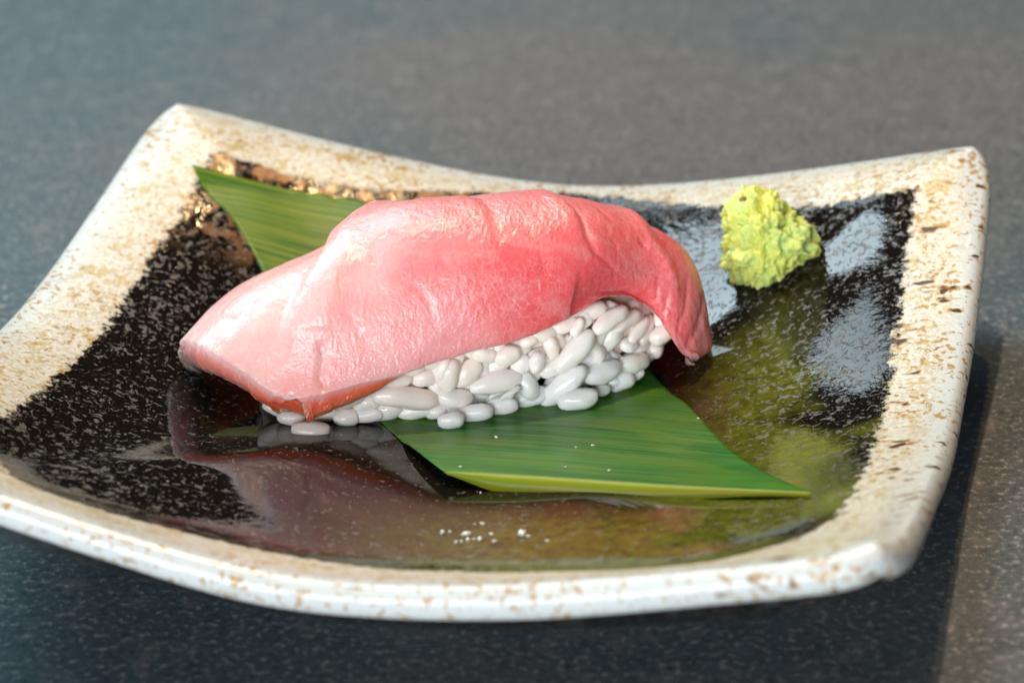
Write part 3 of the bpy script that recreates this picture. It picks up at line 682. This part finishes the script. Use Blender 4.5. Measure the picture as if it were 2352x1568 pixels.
# keep the leaf above the glaze
bx, by = PX.ravel(), PY.ravel(); bz = PZ.ravel()
flat = LG.reshape(-1, 3)
for i in range(len(flat)):
    j = ((bx - flat[i, 0]) ** 2 + (by - flat[i, 1]) ** 2).argmin()
    if flat[i, 2] < bz[j] + .02: flat[i, 2] = bz[j] + .02
LG = flat.reshape(LG.shape)
for _ in range(4):
    z = LG[..., 2]; z[1:-1, 1:-1] = .25 * (z[2:, 1:-1] + z[:-2, 1:-1] + z[1:-1, 2:] + z[1:-1, :-2])
LG[..., 2] = np.where(q_ < .93, np.minimum(LG[..., 2], .64), LG[..., 2])
uv = np.stack([np.broadcast_to(a[..., 0], (na_, nb_)) * 5.4, np.broadcast_to(b[..., 0], (na_, nb_)) * 8.5, 0 * pn[..., 0]], -1)
yellow = (smooth01((uv[..., 1] - 5.6) / .9) * smooth01((2.6 - uv[..., 0]) / 1.2) * .5)
ln = normals(LG); ln = np.where(ln[..., 2:] < 0, -ln, ln)
TK = .014
Vl = np.concatenate([LG.reshape(-1, 3), (LG - ln * TK).reshape(-1, 3)]); n1 = na_ * nb_
bl = [(i, 0) for i in range(na_ - 1)] + [(na_ - 1, j) for j in range(nb_ - 1)] + [(i, nb_ - 1) for i in range(na_ - 1, 0, -1)] + [(0, j) for j in range(nb_ - 1, 0, -1)]
lb = np.array([p * nb_ + q for p, q in bl])
Fl = [gridfaces(na_, nb_), gridfaces(na_, nb_, True, n1), np.stack([lb, lb + n1, np.roll(lb + n1, -1), np.roll(lb, -1)], -1)]
leaf = empty("bamboo_leaf", (0, 1, .62))
tag(leaf, "cut piece of green bamboo leaf lying under the nigiri across the plate", "leaf")
obj("leaf_blade", mesh_np("leaf_blade", Vl, np.concatenate(Fl), mat_leaf(), attrs=dict(luv=np.concatenate([uv.reshape(-1, 3)] * 2), yellow=np.tile(yellow.ravel(), 2))), leaf)
# rolled yellow margin along the near edge
sec = []; mt = np.linspace(0.03, 1, na_); base_e = LG[:, 0]
wd = .27 * smooth01(mt / .22 + .05) * (1 - .75 * smooth01((mt - .45) / .5)) + .012
tdir = np.gradient(base_e, axis=0); tdir /= np.linalg.norm(tdir, axis=1, keepdims=True)
outd = np.cross(tdir, [0, 0, 1]); outd /= np.linalg.norm(outd, axis=1, keepdims=True)
for o_, z_ in ((-.05, .004), (.0, .008), (.25, -.05), (.42, -.35), (.5, -.75), (.45, -.78), (.36, -.37), (.2, -.10), (-.05, -.09)):
    sec.append(base_e + outd * (o_ * wd)[:, None] + np.array([0, 0, 1]) * (z_ * wd)[:, None])
sec = np.stack(sec, 1); sec[0] = sec[0].mean(0); 
muv = np.stack([np.broadcast_to(np.linspace(0, 5.4, na_)[:, None], sec.shape[:2]), np.broadcast_to(np.linspace(0, .3, sec.shape[1])[None], sec.shape[:2]), np.zeros(sec.shape[:2])], -1)
obj("leaf_margin", mesh_np("leaf_margin", sec.reshape(-1, 3), gridfaces(na_, sec.shape[1], closed=True), mat_leaf(True), attrs=dict(luv=muv.reshape(-1, 3), yellow=np.zeros(sec.shape[0] * sec.shape[1]))), leaf)

# ------------------------------------------------------------------ wasabi
import bmesh
WC = Vector((4.46, 3.45, 1.93))
outl = [(90, .76), (105, .80), (118, .78), (135, .78), (155, .72), (175, .66), (195, .66), (212, .76), (228, .78), (245, .76), (262, .77), (275, .76), (295, .72), (318, .70), (335, .82), (352, .85), (10, .72), (35, .58), (60, .62)]
ang_ = sorted([(a % 360, r) for a, r in outl]); ang_ = [(ang_[-1][0] - 360, ang_[-1][1])] + ang_ + [(ang_[0][0] + 360, ang_[0][1])]
wr_, wu_, wf_ = Vector((1, 0, 0)), Vector((0, .40, .917)), Vector((0, .917, -.40))
def wasabi_mesh():
    bm = bmesh.new(); bmesh.ops.create_icosphere(bm, subdivisions=6, radius=1)
    for v in bm.verts:
        n = v.co.normalized(); x, y, z = n.dot(wr_), n.dot(wu_), n.dot(wf_)
        R = np.interp(math.degrees(math.atan2(y, x)) % 360, [q[0] for q in ang_], [q[1] for q in ang_])
        pl = math.hypot(x, y); rad = R * pl ** 1.0 + .55 * (1 - pl)
        lumps = abs(mnoise.noise(n * 2.6 + Vector((3, 1, 7)))) * -.16 + mnoise.fractal(n * 4.5 + Vector((1, 2, 3)), .8, 2.1, 4) * .11
        cell = mnoise.voronoi(n * 5.5)[0]; lumps += .02 * (.5 - cell[0]) + .018 * (.5 - mnoise.voronoi(n * 12)[0][0]) + .035 * mnoise.fractal(n * 15, .8, 2.0, 3)
        v.co = n * (rad + lumps) * CM
    me = bpy.data.meshes.new("wasabi_paste"); bm.to_mesh(me); bm.free(); me.materials.append(mat_wasabi())
    me.polygons.foreach_set('use_smooth', [True] * len(me.polygons)); return me
wa = empty("wasabi", tuple(WC))
tag(wa, "lump of yellow-green grated wasabi on the dark glaze beside the sushi", "wasabi")
wm = link(bpy.data.objects.new("wasabi_paste", wasabi_mesh())); wm.parent = wa
sp = link(bpy.data.objects.new("brown_speck", lump_mesh("brown_speck", 2, (.05, .03, .035), plain("brown_speck", (.28, .15, .02), .5)))); sp.parent = wa
sp.location = (wr_ * -.36 + wu_ * .57 - wf_ * .50) * CM

# ------------------------------------------------------------------ crumbs on the glaze
CRUMB = [lump_mesh("rice_crumb", 20 + s, (1, .75, .6), PALE, 2, .45, 1.5) for s in range(4)]
def surf(x, y):
    j = ((bx - x) ** 2 + (by - y) ** 2).argmin(); return bz[j]
rc = random.Random(3)
CRUMBS = [(-0.28, -3.89, 0.046), (-0.18, -3.86, 0.025), (0.02, -4.0, 0.055), (-0.03, -4.21, 0.028), (-0.1, -4.24, 0.031), (0.05, -4.17, 0.037), (0.2, -4.19, 0.04), (0.13, -4.16, 0.022), (0.23, -3.66, 0.034), (0.35, -4.05, 0.034), (0.38, -4.29, 0.028), (0.73, -4.13, 0.071), (0.81, -4.2, 0.031), (0.2, -2.53, 0.018), (1.05, -4.41, 0.028), (0.13, -3.63, 0.015)]
CRUMB_LABELS = ['round pale crumb at the far left end of the crumb cluster on the glaze', 'tiny pale crumb just right of the leftmost crumb on the glaze', 'large pale crumb at the heart of the left crumb clump on the glaze', 'small pale crumb right under the large crumb of the left clump', 'small pale crumb at the lower left edge of the crumb cluster', 'small pale crumb lower right of the big one in the left clump', 'pale crumb at the right side of the left clump on the glaze', 'very small pale crumb squeezed between two larger ones in the left clump', 'pale crumb standing alone above the clump, nearest below the leaf reflection', 'pale crumb between the left clump and the largest crumb, higher of two', 'small pale crumb between the left clump and the largest crumb, lower of two', 'largest pale crumb, lying right of the crumb cluster near the front rim', 'small pale crumb touching the right side of the largest crumb', 'tiny pale crumb lying alone close under the near edge of the leaf', 'small pale crumb farthest right, beyond the largest crumb on the glaze', 'minute pale crumb just above the left clump, beside the lone one']
for k, (x, y, r) in enumerate(CRUMBS):
    o = link(bpy.data.objects.new("rice_crumb", CRUMB[k % 4])); r *= .9
    o.location = Vector((x, y, surf(x, y) + r * .45)) * CM; o.scale = (r * rc.uniform(1, 1.5), r, r); o.rotation_euler = (0, 0, rc.uniform(0, 3))
    lab = CRUMB_LABELS[k]
    tag(o, lab, "crumb", "crumbs scattered on the dark glaze")
for k, (x, y) in enumerate([(1.72, -1.19), (1.49, -1.24), (0.41, -0.74), (1.9, -2.32), (1.33, -2.13), (3.2, -0.52), (-0.07, -2.04)]):
    j = ((LG[..., 0] - x) ** 2 + (LG[..., 1] - y) ** 2).argmin(); r = (.022, .016, .028, .018, .014, .018, .018)[k]
    o = link(bpy.data.objects.new("rice_crumb", CRUMB[k % 4])); o.location = Vector((x, y, LG[..., 2].ravel()[j] + r * .4)) * CM
    o.scale = (r * 1.3, r, r * .8); o.rotation_euler = (0, 0, k)
    tag(o, ("minute white fleck in the middle of the near half of the leaf", "minute white fleck just left of the middle of the near leaf half",
            "white smear of rice on the leaf in the shade close to the rice", "minute white fleck on the leaf right above its yellow margin",
            "faintest white fleck on the leaf, left above its yellow margin", "minute white fleck at the right cut edge of the leaf",
            "minute white fleck where the yellow leaf margin begins at left")[k], "crumb", "white flecks on the near half of the leaf")
